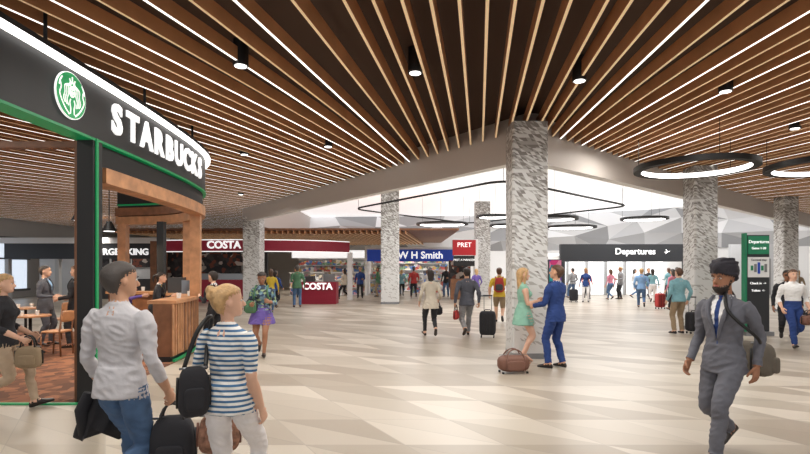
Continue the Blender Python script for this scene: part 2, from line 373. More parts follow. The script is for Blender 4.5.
def chair(x,y,rz):
    b=MB()
    for sx in(-.19,.19):
        b.tube([(sx,.18,0),(sx,.17,.45)],.016,'woodd',8); b.tube([(sx,-.2,0),(sx,-.17,.45),(sx*.95,-.22,.85)],.016,'woodd',8)
    b.sbox((0,0,.46),(.44,.42,.05),'wood'); b.sbox((0,-.21,.75),(.4,.04,.22),'wood'); b.tube([(-.19,.17,.2),(.19,.17,.2)],.01,'woodd'); b.tube([(-.19,-.19,.2),(.19,-.19,.2)],.01,'woodd')
    o=b.build('dining_chair'); o.location=(x,y,.005); o.rotation_euler.z=rz
def table(x,y):
    b=MB(); b.cyl((0,0),.35,.72,.75,'wood',32); b.tube([(0,0,.03),(0,0,.72)],.03,'black',10); b.cyl((0,0),.24,0,.025,'black',24); b.cyl((.1,.05),.03,.75,.84,'white',12,.04); b.cyl((-.1,-.1),.03,.75,.83,'white',12,.04)
    o=b.build('cafe_table'); o.location=(x,y,.005)
table(-7.35,10.2);chair(-7.95,9.9,-1.5);chair(-6.7,10.0,1.6);chair(-7.5,9.4,-.2);table(-8.9,12.2);chair(-8.3,12.4,1.7);chair(-9.5,12.0,-1.5)
# ------------------------------------------------------------------ shops
def shelf(b,x0,x1,y,z0,z1,rows,m='white',seed=1):
    rg=random.Random(seed); b.box(((x0+x1)/2,y+.3,(z0+z1)/2),(x1-x0,.05,z1-z0),m)
    for r in range(rows+1):
        z=z0+(z1-z0)*r/rows; b.box(((x0+x1)/2,y+.12,z),(x1-x0,.34,.03),m)
    for r in range(rows):
        z=z0+(z1-z0)*r/rows+.015; hh=(z1-z0)/rows; x=x0+.05
        while x<x1-.15:
            w=rg.uniform(.06,.22); h=rg.uniform(.4,.85)*hh; b.box((x+w/2,y+.1,z+h/2),(w*.9,.2,h),'prod'); x+=w
b=MB(); cb=[(-12,25.6),(-10.2,25.2),(-8.5,25),(-6.8,25),(-5.2,25.4),(-3.9,26.1),(-2.9,27.2)]
cb=[tuple(p) for p in catmull(cb,5)]; b.strip(cb,.0,-.3,2.5,3.05,'maroon'); b.strip(cb,.02,.0,2.46,2.5,'signw'); b.strip(cb,.02,0,3.02,3.06,'signw')
b.text('COSTA',.5,'signw',(-8.7,24.96,2.78),(1,0,0),(0,0,1),.03,bold=.012)
b.box((-10.8,27.2,1.25),(4.4,.1,2.5),'menu'); b.box((-9.4,26.2,.55),(3.6,.6,1.1),'maroon',top='white'); b.box((-9.4,26.15,1.25),(3.0,.4,.3),'steel')
b.box((-9.2,27.0,2.1),(3.6,.06,.6),'menu'); b.box((-12.3,26,1.5),(.3,1.2,3),'woodd')
b.box((-2.9,27.4,1.25),(.25,.25,2.5),'white'); b.box((-7.9,27.5,1.25),(1.3,.1,2.5),'dgrey')
b.build('coffee_shop')
b=MB(); b.box((-4.05,24.6,.5),(1.7,.9,1.0),'maroon',top='white'); b.box((-4.05,24.4,.85),(1.72,.6,.36),'maroon'); b.text('COSTA',.42,'signw',(-4.05,24.07,.82),(1,0,0),(0,0,1),.02,bold=.012)
b.box((-3.6,24.7,1.2),(.5,.4,.4),'steel'); b.box((-4.5,24.7,1.15),(.4,.4,.3),'dgrey'); b.build('coffee_cart')
b=MB(); b.box((.3,32,2.45),(5.4,.3,.72),'blue'); b.text('W H Smith',.6,'signw',(.95,31.83,2.45),(1,0,0),(0,0,1),.02,bold=.012)
b.box((.3,32.1,2.88),(5.4,.4,.14),'white'); shelf(b,-2.3,3.0,36.5,.1,2.5,5,seed=4)
for k,x in enumerate((-1.8,-.6,.8,2.2)): shelf(b,x-.45,x+.45,33.2+.3*k,.05,1.3,3,seed=10+k)
b.box((-2.4,33.6,1.5),(.15,3.5,3),'white'); b.build('newsagent_shop')
b=MB(); shelf(b,-7.2,-2.6,35,.1,2.3,5,seed=22); b.box((-5,34.6,2.6),(5,.3,.5),'glow')
for k,x in enumerate((-6.5,-5.3,-4.1,-3.1)): shelf(b,x-.4,x+.4,31+.2*k,.05,1.4,3,seed=40+k)
b.build('retail_store')
b=MB(); b.box((3.1,27.3,2.75),(1.2,.25,.8),'red'); b.text('PRET',.34,'signw',(3.1,27.15,2.88),(1,0,0),(0,0,1),.02)
b.box((3.1,27.35,2.05),(1.1,.2,.55),'black'); b.text('PRET A MANGER',.15,'signw',(3.1,27.22,2.1),(1,0,0),(0,0,1),.01)
b.box((3.75,27.5,1.6),(.2,.4,3.2),'white'); b.box((3.0,28,.55),(1.1,.6,1.1),'woodd'); b.box((3.0,28.6,1.3),(1.2,.05,1.6),'menu'); b.build('sandwich_shop')
b=MB(); b.box((-16.6,27,2.55),(8.2,.3,.8),'signblack'); b.text('BURGER KING',.46,'signw',(-14.7,26.82,2.5),(1,0,0),(0,0,1),.02,bold=.01)
b.box((-16.6,27,3.1),(8.6,.4,.3),'white'); b.box((-16.6,29.5,1.4),(8.2,.1,2.8),'offwhite'); b.box((-15.4,28.4,.55),(5,.5,1.1),'dgrey',top='white')
for k in range(5): b.box((-17.2+k*1.15,29.35,2.0),(1.0,.06,.55),'menu')
for x in(-20.6,-18,-12.8): b.box((x,27,1.1),(.2,.25,2.2),'lgrey')
b.build('burger_outlet')
b=MB()
for k in range(7):
    y=19+k*1.6; b.box((-21.95,y+.8,1.9),(.06,1.5,2.8),'glass'); b.box((-21.9,y,1.9),(.14,.1,3.0),'grey')
b.box((-21.9,24.6,.45),(.16,11.4,.12),'grey'); b.box((-21.9,24.6,2.2),(.16,11.4,.1),'grey'); b.box((-21.9,24.6,3.35),(.16,11.4,.12),'grey'); b.build('window_1')
b=MB(); b.box((12.7,30,2.55),(7.5,.35,1.0),'signblack'); b.box((9.05,30.1,1.02),(.28,.5,2.05),'signblack'); b.box((16.4,30.1,1.5),(.5,.5,3.1),'signblack')
b.text('Departures',.5,'signw',(13.2,29.8,2.62),(1,0,0),(0,0,1),.02,bold=.006)
b.add([(15.0+x*.3,29.79,2.62+z*.3) for x,z in((-.5,-.05),(-.1,0),(-.25,.45),(-.1,.45),(.2,.06),(.5,.12),(.6,.2),(.55,.0),(.2,-.08),(-.15,-.45),(-.3,-.45),(-.1,-.12),(-.4,-.2))],[tuple(range(13))[::-1]],'signw')
b.box((12.7,33.0,1.3),(7.3,.1,2.6),'glow')
for x in(10.2,11.4,12.6,13.8,15): b.box((x,32.7,1.1),(.1,.3,2.2),'lgrey')
b.box((9.0,31.5,1.2),(.1,3,2.4),'white'); b.box((16.4,31.5,1.2),(.1,3,2.4),'white')
b.build('departures_portal')
b=MB(); b.box((5.62,19.5,1.25),(.5,.12,1.5),'signblack'); b.box((5.62,19.43,1.27),(.44,.02,1.4),'advert'); b.box((5.62,19.5,.27),(.1,.08,.5),'steel'); b.box((5.62,19.5,.02),(.5,.35,.04),'steel'); b.build('advertising_display')
b=MB(); b.box((19.6,29,1.5),(3.0,.2,3),'lgrey'); b.box((19.6,28.88,1.2),(1.4,.04,2.0),'grey'); b.box((22.3,27.5,1.4),(1.6,.2,2.8),'glow'); b.build('service_doorway')
b=MB(); b.box((17.6,24,.5),(.5,.5,1),'lgrey'); b.box((17.6,24,1.25),(.4,.1,.5),'dgrey'); b.build('checkin_kiosk')
b=MB(); X=8.78; b.box((X,13.0,1.3),(.56,.14,2.4),'signblack'); b.box((X,13,.05),(.7,.3,.1),'steel'); b.box((X,12.92,2.25),(.52,.03,.45),'totemg'); b.box((X,12.92,1.7),(.52,.03,.5),'white'); b.box((X-.3,13,1.3),(.04,.16,2.5),'totemg')
b.text('Departures',.11,'signw',(X,12.9,2.33),(1,0,0),(0,0,1),.004); b.text('Gates 1-20',.08,'signw',(X,12.9,2.17),(1,0,0),(0,0,1),.004)
b.text('Terminal map',.07,'black',(X,12.9,1.88),(1,0,0),(0,0,1),.003)
for k in range(5): b.box((X-.17+.085*k,12.9,1.68),(.06,.01,.12+.08*(k%3)),('totemg','grey','blue')[k%3])
b.text('Check in  ->',.08,'signw',(X,12.925,1.3),(1,0,0),(0,0,1),.004); b.text('Toilets  <-',.08,'signw',(X,12.925,1.12),(1,0,0),(0,0,1),.004)
b.build('wayfinding_totem')

# ------------------------------------------------------------------ people
SK=dict(fair=mat('skin_fair',S(226,180,154),.5),tan=mat('skin_tan',S(208,160,130),.5),brown=mat('skin_brown',S(158,110,82),.5))
HR=dict(dark=mat('hair_dark',S(44,34,30),.55,bump=.5,bscale=60),grey=mat('hair_greying',S(78,72,69),.65,bump=.25,bscale=45),blond=mat('hair_blond',S(196,158,110),.5,bump=.5,bscale=50,var=.25,vscale=25),brown=mat('hair_brown',S(90,62,44),.5,bump=.5,bscale=60))
CL={}
def cloth(k,c,**kw):
    CL[k]=mat('cloth_'+k,S(*c),.85,bump=kw.get('b',.35),bscale=kw.get('s',14),var=kw.get('v',.08),vscale=kw.get('vs',9)); return CL[k]
cloth('heather',(204,202,206),v=.10); cloth('jeans',(78,106,142),v=.25,vs=7); cloth('whitep',(232,228,228)); cloth('navy',(38,64,124)); cloth('black',(42,42,47)); cloth('charcoal',(84,86,96)); cloth('suit',(104,105,114))
cloth('teal',(124,170,180)); cloth('khaki',(150,130,104)); cloth('mint',(138,186,166)); cloth('purple',(110,90,166)); cloth('yellow',(216,186,64)); cloth('cream',(206,196,180)); cloth('grey',(140,140,142)); cloth('white',(236,236,236)); cloth('red',(176,60,58)); cloth('beige',(186,164,140)); cloth('pink',(208,130,150)); cloth('skyblue',(130,168,210)); cloth('greenc',(80,120,90)); cloth('maroon',(110,36,44)); cloth('turban',(48,46,54),b=.5); cloth('bagbrown',(108,100,90)); cloth('tote',(150,110,90),v=.5,vs=30)
CL['stripe']=band_mat('cloth_stripe',S(236,234,230),S(62,108,150),.032,2,.55); CL['floral']=patt_mat('cloth_floral',[S(80,120,130),S(60,80,110),S(150,170,130),S(50,60,70),S(120,150,170)],22)
shoe=mat('shoe_leather',S(36,28,26),.4); eyew=mat('eye_white',S(235,232,228),.3); iris=mat('iris',S(40,28,22),.3); lips=mat('lips',S(170,96,88),.5)
def prim_loft(rings,labels):
    n=len(rings[0]); V=[p for r in rings for p in r]; F=[]
    for i in range(len(rings)-1):
        for j in range(n): F.append((i*n+j,i*n+(j+1)%n,(i+1)*n+(j+1)%n,(i+1)*n+j))
    F.append(tuple(range(n))[::-1]); F.append(tuple(range((len(rings)-1)*n,len(rings)*n)))
    L=[l for l in labels for _ in range(n)]
    return V,F,L
def prim_tube(pts,rad,labels=None,label=None,k=5,n=14):
    """smooth tapered limb"""
    A=catmull([list(p)+[r] for p,r in zip(pts,rad)],k); m=len(A); up=None; rings=[]; labs=[]
    for i in range(m):
        t=Vector(A[min(i+1,m-1)][:3]-A[max(i-1,0)][:3]).normalized()
        if up is None: up=Vector((0,1,0)) if abs(t.y)<.9 else Vector((1,0,0))
        sd=t.cross(up).normalized(); up=sd.cross(t).normalized(); c=Vector(A[i][:3]); r=max(A[i][3],.0008)
        rings.append([c+(sd*math.cos(6.28318*j/n)+up*math.sin(6.28318*j/n))*r for j in range(n)])
        labs.append(labels(i/(m-1)) if labels else label)
    return prim_loft(rings,labs)
def ell(c,rx,ry,rz,label,R=None,n=12,k=8):
    R=R or Matrix.Identity(3); rings=[]
    for i in range(k+1):
        ph=-math.pi/2+math.pi*i/k; q=max(math.cos(ph),.03)
        rings.append([Vector(c)+R@Vector((rx*q*math.cos(6.28318*j/n),ry*q*math.sin(6.28318*j/n),rz*math.sin(ph))) for j in range(n)])
    return prim_loft(rings,[label]*(k+1))
def remesh(prims,vox,it=3):
    V=[];F=[];L=[]
    for v,f,l in prims:
        o=len(V); V+=[tuple(p) for p in v]; F+=[tuple(o+k for k in q) for q in f]; L+=l
    me=bpy.data.meshes.new('tmp'); me.from_pydata(V,[],F); ob=bpy.data.objects.new('tmp',me); COL.objects.link(ob)
    md=ob.modifiers.new('r','REMESH'); md.mode='VOXEL'; md.voxel_size=vox; md.adaptivity=0
    if it: sm=ob.modifiers.new('s','SMOOTH'); sm.factor=.5; sm.iterations=it
    bpy.context.view_layer.update(); dg=bpy.context.evaluated_depsgraph_get(); e=bpy.data.meshes.new_from_object(ob.evaluated_get(dg))
    nv=len(e.vertices); co=np.empty(nv*3); e.vertices.foreach_get('co',co); co=co.reshape(-1,3)
    li=np.empty(len(e.loops),dtype=np.int32); e.loops.foreach_get('vertex_index',li); fs=li.reshape(-1,4)
    bpy.data.objects.remove(ob); bpy.data.meshes.remove(me); bpy.data.meshes.remove(e)
    kd=kdtree.KDTree(len(V))
    for i,p in enumerate(V): kd.insert(p,i)
    kd.balance(); cen=co[fs].mean(axis=1); lab=[L[kd.find(c)[1]] for c in cen]
    return co,fs,lab,cen
def ik(a,c,l1,l2,hint):
    d=c-a; D=d.length; D2=min(D,(l1+l2)*.998); dn=d.normalized(); c=a+dn*D2
    x=(l1*l1-l2*l2+D2*D2)/(2*D2); h=math.sqrt(max(0,l1*l1-x*x)); hn=(hint-dn*hint.dot(dn)).normalized()
    return a+dn*x+hn*h,c
WALK=((-.0,.17,0,-.25),(.0,-.15,.075,.6)); WALK2=((0,-.15,.075,.6),(0,.17,0,-.25)); STAND=((-.02,.0,0,0),(.02,.02,0,0)); SHIFT=((-.03,.03,0,0),(.02,-.03,0,0))
def person(name,x,y,hd,H=1.75,fem=False,legs=STAND,hands=None,curl=(.35,.35),lean=0,hyaw=0,hpitch=0,top='grey',bottom='black',sleeve=1.0,leg=1.0,hem=.56,skirt=None,skin='fair',hair='dark',style='short',shoes=None,front=None,vox=.012,tuck=False,beard=None,wide=1.0,zoff=0,loose=0.0,elb=None,glasses=False,legm=None):
    hd=math.radians(hd); h=H; P=[]; det=vox<.018
    L1=.245*h;L2=.238*h; hz=.525*h
    for (dx,dy,lf,pt) in legs: hz=min(hz,(.045+lf)*h+math.sqrt((L1+L2)**2*.985-(dy*h)**2))
    base=hz-.525*h
    T0=Matrix.Translation((0,0,hz))@Matrix.Rotation(-lean,4,'X')@Matrix.Translation((0,0,-.525*h))
    T=lambda p:T0@(Vector(p))
    e=loose
    hx=.052 if not fem else .054
    for i,sg in enumerate((-1,1)):
        dx,dy,lf,pt=legs[i]
        hip=Vector((sg*hx*h,0,hz-.01*h)); ank=Vector(((sg*.05+dx)*h,dy*h,(.045+lf)*h))
        kn,ank=ik(hip,ank,L1,L2,Vector((sg*.08,1,0)))
        cl=lambda t,leg=leg:('legs' if t<leg else 'skin')
        if leg>.9: rr=[.048,.054,.049,.040,.037,.035,.031+e*.4]
        elif leg>.3: rr=[.048,.054,.050,.038,.033,.027,.020]
        else: rr=[.048,.053,.045,.034,.032,.025,.019]
        if fem: rr=[q*.95 for q in rr]
        if leg>.9 and fem: rr[4]*=.9;rr[5]*=.85;rr[6]*=.8
        pts=[hip+Vector((0,0,.005*h)),hip.lerp(kn,.25),hip.lerp(kn,.6),kn,kn.lerp(ank,.3)+Vector((0,-.008*h,0)),kn.lerp(ank,.65),ank+Vector((0,0,.0))]
        P.append(prim_tube(pts,[q*h for q in rr],labels=cl,k=4,n=16))
        f=Vector((0,math.cos(pt),-math.sin(pt))); u=Vector((0,math.sin(pt),math.cos(pt))); yaw=Matrix.Rotation(-sg*.12,3,'Z'); f=yaw@f;u=yaw@u; sd=f.cross(u)
        R=[]
        for s_,hh,w in((-.042,.026,.010),(-.036,.042,.018),(-.01,.058,.022),(.02,.055,.023),(.05,.042,.025),(.08,.031,.027),(.10,.026,.024),(.115,.02,.015),(.12,.012,.006)):
            c=ank+f*s_*h+u*(-.043*h+hh*h/2); R.append([c+sd*math.cos(6.28318*j/14)*w*h+u*math.sin(6.28318*j/14)*hh*h/2 for j in range(14)])
        P.append(prim_loft(R,['shoe']*len(R)))
    if fem: tab=[(.475,.070,.055,0),(.505,.096,.066,-.004),(.54,.099,.070,-.006),(.58,.085,.060,0),(.62,.072,.052,.002),(.66,.074,.054,.003),(.71,.083,.064,.008),(.745,.088,.068,.01),(.78,.092,.056,.002),(.808,.086,.046,-.004),(.828,.056,.036,-.006),(.845,.03,.028,-.006)]
    else: tab=[(.475,.072,.058,0),(.505,.094,.068,-.003),(.54,.096,.068,-.003),(.58,.090,.062,0),(.62,.086,.060,.002),(.66,.090,.062,.002),(.71,.101,.068,.002),(.75,.110,.070,0),(.785,.113,.062,-.002),(.81,.102,.052,-.005),(.828,.066,.042,-.008),(.848,.036,.034,-.006)]
    A=catmull([list(r) for r in tab],2); R=[];Lb=[]
    tc=hem if tuck is False else .60
    for z,w,d,yo in A:
        w=(w*wide+e);d=d+e
        R.append([T(((w*math.copysign(abs(math.cos(q))**.85,math.cos(q)))*h,(yo+d*math.copysign(abs(math.sin(q))**.9,math.sin(q)))*h,z*h)) for q in [6.28318*j/28 for j in range(28)]]); Lb.append('top' if z>tc else ('skirt' if skirt else 'legs'))
    P.append(prim_loft(R,Lb))
    if fem:
        for sg in(-1,1): P.append(ell(T((sg*.04*h,.052*h,.725*h)),.036*h,.034*h,.036*h,'top'))
    if hem<=.51 and not skirt:
        R=[]; w1=1.0 if not fem else 1.02; wd=wide if not fem else .98
        for q0 in range(9):
            z=.60+(hem-.60)*q0/8; w=float(np.interp(z,[.44,.48,.52,.56,.60],[.112,.111,.108,.100,.089]))*wd; d=float(np.interp(z,[.44,.48,.52,.56,.60],[.083,.083,.081,.074,.066]))
            R.append([T((w*h*math.copysign(abs(math.cos(q))**.85,math.cos(q)),d*h*math.sin(q),z*h)) for q in [6.28318*j/28 for j in range(28)]])
        # closed, dense hem underside so that the colour break is clean
        for f_ in (.8,.5,.2): R.append([Vector(c_).lerp(sum((Vector(k_) for k_ in R[8]),Vector())/28,1-f_) for c_ in R[8]])
        P.append(prim_loft(R,['top']*len(R)))
    if skirt:
        hz_,fl=skirt; R=[]; n=36
        for i in range(8):
            t=i/7; z=.61+(hz_-.61)*t; w=.076+(.028+fl)*t**.7; d=.058+(.022+fl)*t**.7; amp=.05*t*fl/.06 if fl else 0
            R.append([Vector((w*h*(1+amp*math.cos(9*q))*math.cos(q),d*h*(1+amp*math.cos(9*q))*math.sin(q),z*h+base)) for q in [6.28318*j/n for j in range(n)]])
        P.append(prim_loft(R,['skirt']*8))
    hh=.132*h*(1.0 if not fem else .98); nb=T((0,-.006*h,.835*h)); HB=T((0,.004*h,.868*h))
    HR_=Matrix.Rotation(math.radians(hyaw),3,'Z')@Matrix.Rotation(-lean*.4-math.radians(hpitch),3,'X')
    hp=lambda X,Y,U:HB+HR_@Vector((X*hh,(Y)*hh,U*hh))
    P.append(prim_tube([T((0,-.01*h,.80*h)),nb,hp(0,-.06,.12),hp(0,-.06,.35)],[.04*h,(.034 if not fem else .028)*h,(.032 if not fem else .026)*h,.03*h],label='skin',k=3))
    P.append(prim_tube([T((0.034*h*math.cos(q),-.006*h+.034*h*math.sin(q),(.836-.008*math.sin(q))*h)) for q in [6.3*j/12 for j in range(13)]],[.009*h]*13,label='collar',k=1,n=8))
    HT=[(-.0,.12,.34,.06),(.05,.19,.40,-.02),(.14,.25,.42,-.12),(.25,.285,.42,-.26),(.38,.315,.42,-.38),(.48,.33,.40,-.44),(.56,.335,.415,-.46),(.66,.335,.43,-.47),(.78,.32,.39,-.45),(.88,.27,.30,-.38),(.95,.18,.19,-.25),(.99,.07,.07,-.1)]
    A=catmull([list(r) for r in HT],2); R=[]
    for U,w,f,bk in A: R.append([hp(w*math.copysign(abs(math.cos(q))**.9,math.cos(q)),(f+bk)/2+(f-bk)/2*math.sin(q),U) for q in [6.28318*j/24 for j in range(24)]])
    P.append(prim_loft(R,['skin']*len(R)))
    P.append(prim_tube([hp(0,.40,.54),hp(0,.47,.43),hp(0,.52,.345),hp(0,.42,.32)],[.035*hh,.045*hh,.062*hh,.04*hh],label='skin',k=2,n=8))
    if style!='turban':
        for sg in(-1,1): P.append(ell(hp(sg*.35,-.03,.44),.035*hh,.075*hh,.12*hh,'skin',HR_))
    def shell(tabh,lab,n=28):
        A=catmull([list(r) for r in tabh],3); R=[]
        for U,w,f,bk in A: R.append([hp(w*math.cos(q),(f+bk)/2+(f-bk)/2*math.sin(q),U) for q in [6.28318*j/n for j in range(n)]])
        P.append(prim_loft(R,[lab]*len(R)))
    if style!='turban':
        shell([(.14,.22,-.20,-.34),(.20,.27,-.18,-.38),(.32,.33,-.12,-.47),(.45,.375,-.06,-.53),(.58,.395,.04,-.56),(.68,.40,.16,-.57),(.78,.39,.40,-.55),(.88,.34,.39,-.48),(.97,.25,.28,-.36),(1.05,.12,.12,-.18),(1.07,.04,.04,-.08)],'hair')
    if style in('long','longs'):
        dn=-.55 if style=='long' else -.15
        shell([(.9,.30,.1,-.5),(.6,.40,.06,-.59),(.3,.38,-.02,-.57),(.0,.35,-.12,-.54),(dn*.5-.02,.34,-.18,-.52),(dn-.04,.26,-.24,-.46),(dn-.14,.10,-.28,-.38)],'hair')
        if style=='long':
            for sg in(-1,1): P.append(prim_tube([hp(sg*.28,.2,.85),hp(sg*.38,.12,.55),hp(sg*.36,.06,.2),hp(sg*.34,.02,-.15),hp(sg*.3,.0,-.45)],[.07*hh,.09*hh,.1*hh,.09*hh,.03*hh],label='hair',k=3,n=8))
    if style=='bun':
        P.append(ell(hp(0,-.50,.88),.17*hh,.16*hh,.17*hh,'hair')); P.append(ell(hp(.10,-.56,.72),.12*hh,.12*hh,.13*hh,'hair'))
        for k in range(10):
            q=k*.63; P.append(prim_tube([hp(.09*math.cos(q),-.5,.86+.08*math.sin(q)),hp(.19*math.cos(q),-.56,.86+.17*math.sin(q)),hp(.25*math.cos(q+.6),-.54,.82+.22*math.sin(q+.6))],[.05*hh,.05*hh,.012*hh],label='hair',k=2,n=6))
    if style=='pony': P.append(prim_tube([hp(0,-.5,.72),hp(0,-.72,.6),hp(0,-.75,.25),hp(.02,-.62,-.15)],[.09*hh,.12*hh,.11*hh,.03*hh],label='hair',k=3,n=10))
    if style=='turban':
        shell([(.36,.34,-.16,-.44),(.50,.385,-.02,-.54),(.62,.42,.34,-.59),(.74,.455,.46,-.63),(.88,.47,.49,-.64),(1.02,.44,.45,-.60),(1.15,.35,.36,-.49),(1.25,.20,.20,-.30),(1.29,.05,.04,-.1)],'turban')
        for k in range(7):
            z=.68+.075*k; w=(.42,.45,.455,.45,.43,.38,.32)[k]; sl=.15*(1 if k%2 else -1)
            P.append(prim_tube([hp(w*math.cos(q),-.08+(w+.07)*math.sin(q),z+sl*math.cos(q)*.9+.03*math.sin(q)) for q in [6.3*j/16 for j in range(17)]],[.036*hh]*17,label='turban',k=1,n=6))
    if beard: shell([(-.12,.08,.28,.12),(-.06,.16,.38,.02),(.03,.22,.44,-.04),(.10,.27,.45,-.08),(.17,.30,.435,-.08),(.26,.325,.2,-.08),(.40,.342,.06,-.08)],'beard')
    hand_prims=[]; W=[]
    if hands is None: hands=((-.165,.03,.50),(.165,.03,.50))
    for i,sg in enumerate((-1,1)):
        sh=T((sg*(.112*wide if not fem else .096)*h,-.006*h,.797*h)); tgt=Vector((hands[i][0]*h,hands[i][1]*h,hands[i][2]*h+base))
        hint=Vector(elb[i]) if elb else Vector((sg*.35,-1,-.25))
        el,wr=ik(sh,tgt,.172*h,.15*h,hint); ar=[.034,.037,.031,.026,.026,.021,.016+(.006 if sleeve>.95 else 0)]
        if fem: ar=[q*.84 for q in ar]
        ar=[q*h+(e*h*.6 if sleeve>.3 else 0) for q in ar]
        if sleeve<.6: ar[3:]=[q*.93 for q in ar[3:]]
        P.append(prim_tube([sh+Vector((-sg*.02*h,0,.004*h)),sh.lerp(el,.22),sh.lerp(el,.6),el,el.lerp(wr,.3),el.lerp(wr,.7),wr],ar,labels=lambda t:('top' if t<sleeve else 'skin'),k=4,n=14))
        D=(wr-el).normalized(); N=Vector((-sg,0,0))
        if abs(D.x)>.75: N=Vector((0,0,-1))
        N=(N-D*N.dot(D)).normalized(); Sd=D.cross(N)*1.0
        thumb=Vector((0,1,.2)); Sd=Sd if Sd.dot(thumb)>0 else -Sd
        s=h*(.93 if fem else 1); c=curl[i]; HPp=[]
        R=[]
        for s_,w,d in((-.012,.014,.012),(.0,.015,.0125),(.02,.0195,.0135),(.042,.0245,.012),(.055,.0245,.0105),(.060,.020,.008)):
            o=wr+D*s_*s; R.append([o+Sd*math.cos(6.28318*j/14)*w*s+N*math.sin(6.28318*j/14)*d*s for j in range(14)])
        HPp.append(prim_loft(R,['skin']*6))
        for k,(of,ln) in enumerate(((.0185,.040),(.0062,.045),(-.0062,.042),(-.0185,.033))):
            p=wr+D*.052*s+Sd*of*s; ang=.0; pts=[p]
            for fr,ca in((.45,.6),(.32,.9),(.26,.7)):
                ang+=c*ca+(.04*k*(c<1)); p=p+(D*math.cos(ang)+N*math.sin(ang)+Sd*(of*2.2))*ln*fr*s; pts.append(p)
            HPp.append(prim_tube(pts,[.0056*s,.0052*s,.0048*s,.0038*s],label='skin',k=3,n=8))
        p=wr+D*.014*s+Sd*.012*s; HPp.append(prim_tube([p,p+(D*.6+Sd*.7+N*.2)*.02*s,p+(D*.85+Sd*.5+N*(.3+.4*c))*.038*s,p+(D*1.0+Sd*(.5-.3*c)+N*(.3+.6*c))*.048*s],[.010*s,.0078*s,.0062*s,.0045*s],label='skin',k=3,n=8))
        hand_prims.append(HPp); W.append((wr,D,N,wr+D*.062*s+N*.02*s))
    co,fs,lab,cen=remesh(P,vox,3 if vox>.009 else 4)
    Ti=np.array(T0.inverted()); cl=(np.c_[cen,np.ones(len(cen))]@Ti.T)[:,:3]/h
    if front:
        for i in range(len(lab)):
            X_,Y_,Z_=cl[i]
            if lab[i] in('top','collar') and Y_>.02 and .60<Z_<.845:
                w=(Z_-.60)*.17*front.get('w',1)
                if abs(X_)<w: lab[i]='tie' if ('tie' in front and abs(X_)<.010+.004*(Z_<.7)) else 'shirt'
    if det:
        ci=np.zeros(len(co)); skinset=('skin','shoe','hair','beard')
        m=np.array([l not in skinset for l in lab]); ci[fs[m].ravel()]=1
        nrm=np.zeros_like(co); q=co[fs]; fn=np.cross(q[:,2]-q[:,0],q[:,3]-q[:,1])
        for k in range(4): np.add.at(nrm,fs[:,k],fn)
        nrm/=np.maximum(np.linalg.norm(nrm,axis=1,keepdims=True),1e-9)
        idx=np.nonzero(ci)[0]; disp=np.zeros(len(co)); sd_=x*3.1
        for j in idx:
            p=co[j]; a=noise.noise((p[0]*9+sd_,p[1]*9,p[2]*17+p[0]*6)); c2=noise.noise((p[0]*22,p[1]*22+sd_,p[2]*30))
            disp[j]=(1-abs(a)*2.6)*.006+c2*.002-.002
        co=co+nrm*disp[:,None]
    V=co.tolist(); F=[tuple(f) for f in fs.tolist()]; L=list(lab)
    def app(v,f,l,perface=False):
        o=len(V); V.extend([tuple(p) for p in v]); F.extend([tuple(o+k for k in q) for q in f])
        L.extend(l if perface else [l[0]]*len(f))
    for HPp in hand_prims:
        if vox<=.0125:
            c2,f2,l2,_=remesh(HPp,.0035 if vox<.01 else .005,1); app(c2.tolist(),f2.tolist(),l2,True)
        else:
            for p in HPp: app(*p)
    if det:
        for sg in(-1,1):
            if not glasses: app(*ell(hp(sg*.135,.375,.50),.055*hh,.035*hh,.032*hh,'eyew',HR_)); app(*ell(hp(sg*.135,.405,.50),.024*hh,.014*hh,.027*hh,'iris',HR_,8,6))
            else: app(*ell(hp(sg*.14,.43,.50),.11*hh,.02*hh,.075*hh,'iris',HR_)); app(*prim_tube([hp(sg*.22,.42,.52),hp(sg*.35,.1,.5),hp(sg*.36,-.05,.48)],[.012*hh]*3,label='iris',k=2,n=6))
            app(*prim_tube([hp(sg*.06,.435,.575),hp(sg*.14,.435,.60),hp(sg*.22,.39,.575)],[.012*hh,.018*hh,.01*hh],label='beard' if beard else 'hair',k=3,n=6))
        app(*prim_tube([hp(-.10,.405,.205),hp(-.05,.43,.215),hp(0,.435,.21),hp(.05,.43,.215),hp(.10,.405,.205)],[.012*hh,.024*hh,.026*hh,.024*hh,.012*hh] if not beard else [.012*hh,.03*hh,.034*hh,.03*hh,.012*hh],label='lips',k=2,n=8))
        if front: # lapels
            for sg in(-1,1):
                pts=[T((sg*.034*h,.030*h,.846*h)),T((sg*.052*h,.052*h,.80*h)),T((sg*.040*h,.076*h,.745*h)),T((sg*.018*h,.074*h,.68*h)),T((sg*.004*h,.070*h,.62*h))]
                app(*prim_tube(pts,[.007*h,.010*h,.011*h,.008*h,.004*h],label='lapel',k=3,n=8))
    mp=dict(top=CL.get(top),legs=CL.get(bottom),skin=SK[skin],hair=HR[hair],shoe=shoes or shoe,collar=CL['white'] if front else CL.get(top),shirt=CL[front.get('shirt','white')] if front else None,tie=CL[front['tie']] if front and 'tie' in front else None,skirt=CL[bottom],turban=CL['turban'],beard=HR['dark'],eyew=eyew,iris=iris,lips=lips,lapel=CL.get(top))
    if leg==0: mp['legs']=SK[skin]
    if legm: mp['legs']=CL[legm]
    keys=sorted(set(L)); me=bpy.data.meshes.new(name); me.from_pydata(V,[],F)
    for k in keys: me.materials.append(mp.get(k) or CL['grey'])
    me.polygons.foreach_set('material_index',[keys.index(l) for l in L]); me.polygons.foreach_set('use_smooth',[True]*len(F)); me.update()
    o=bpy.data.objects.new(name,me); COL.objects.link(o); o.location=(x,y,zoff); o.rotation_euler.z=hd
    Mw=Matrix.Translation((x,y,zoff))@Matrix.Rotation(hd,4,'Z')
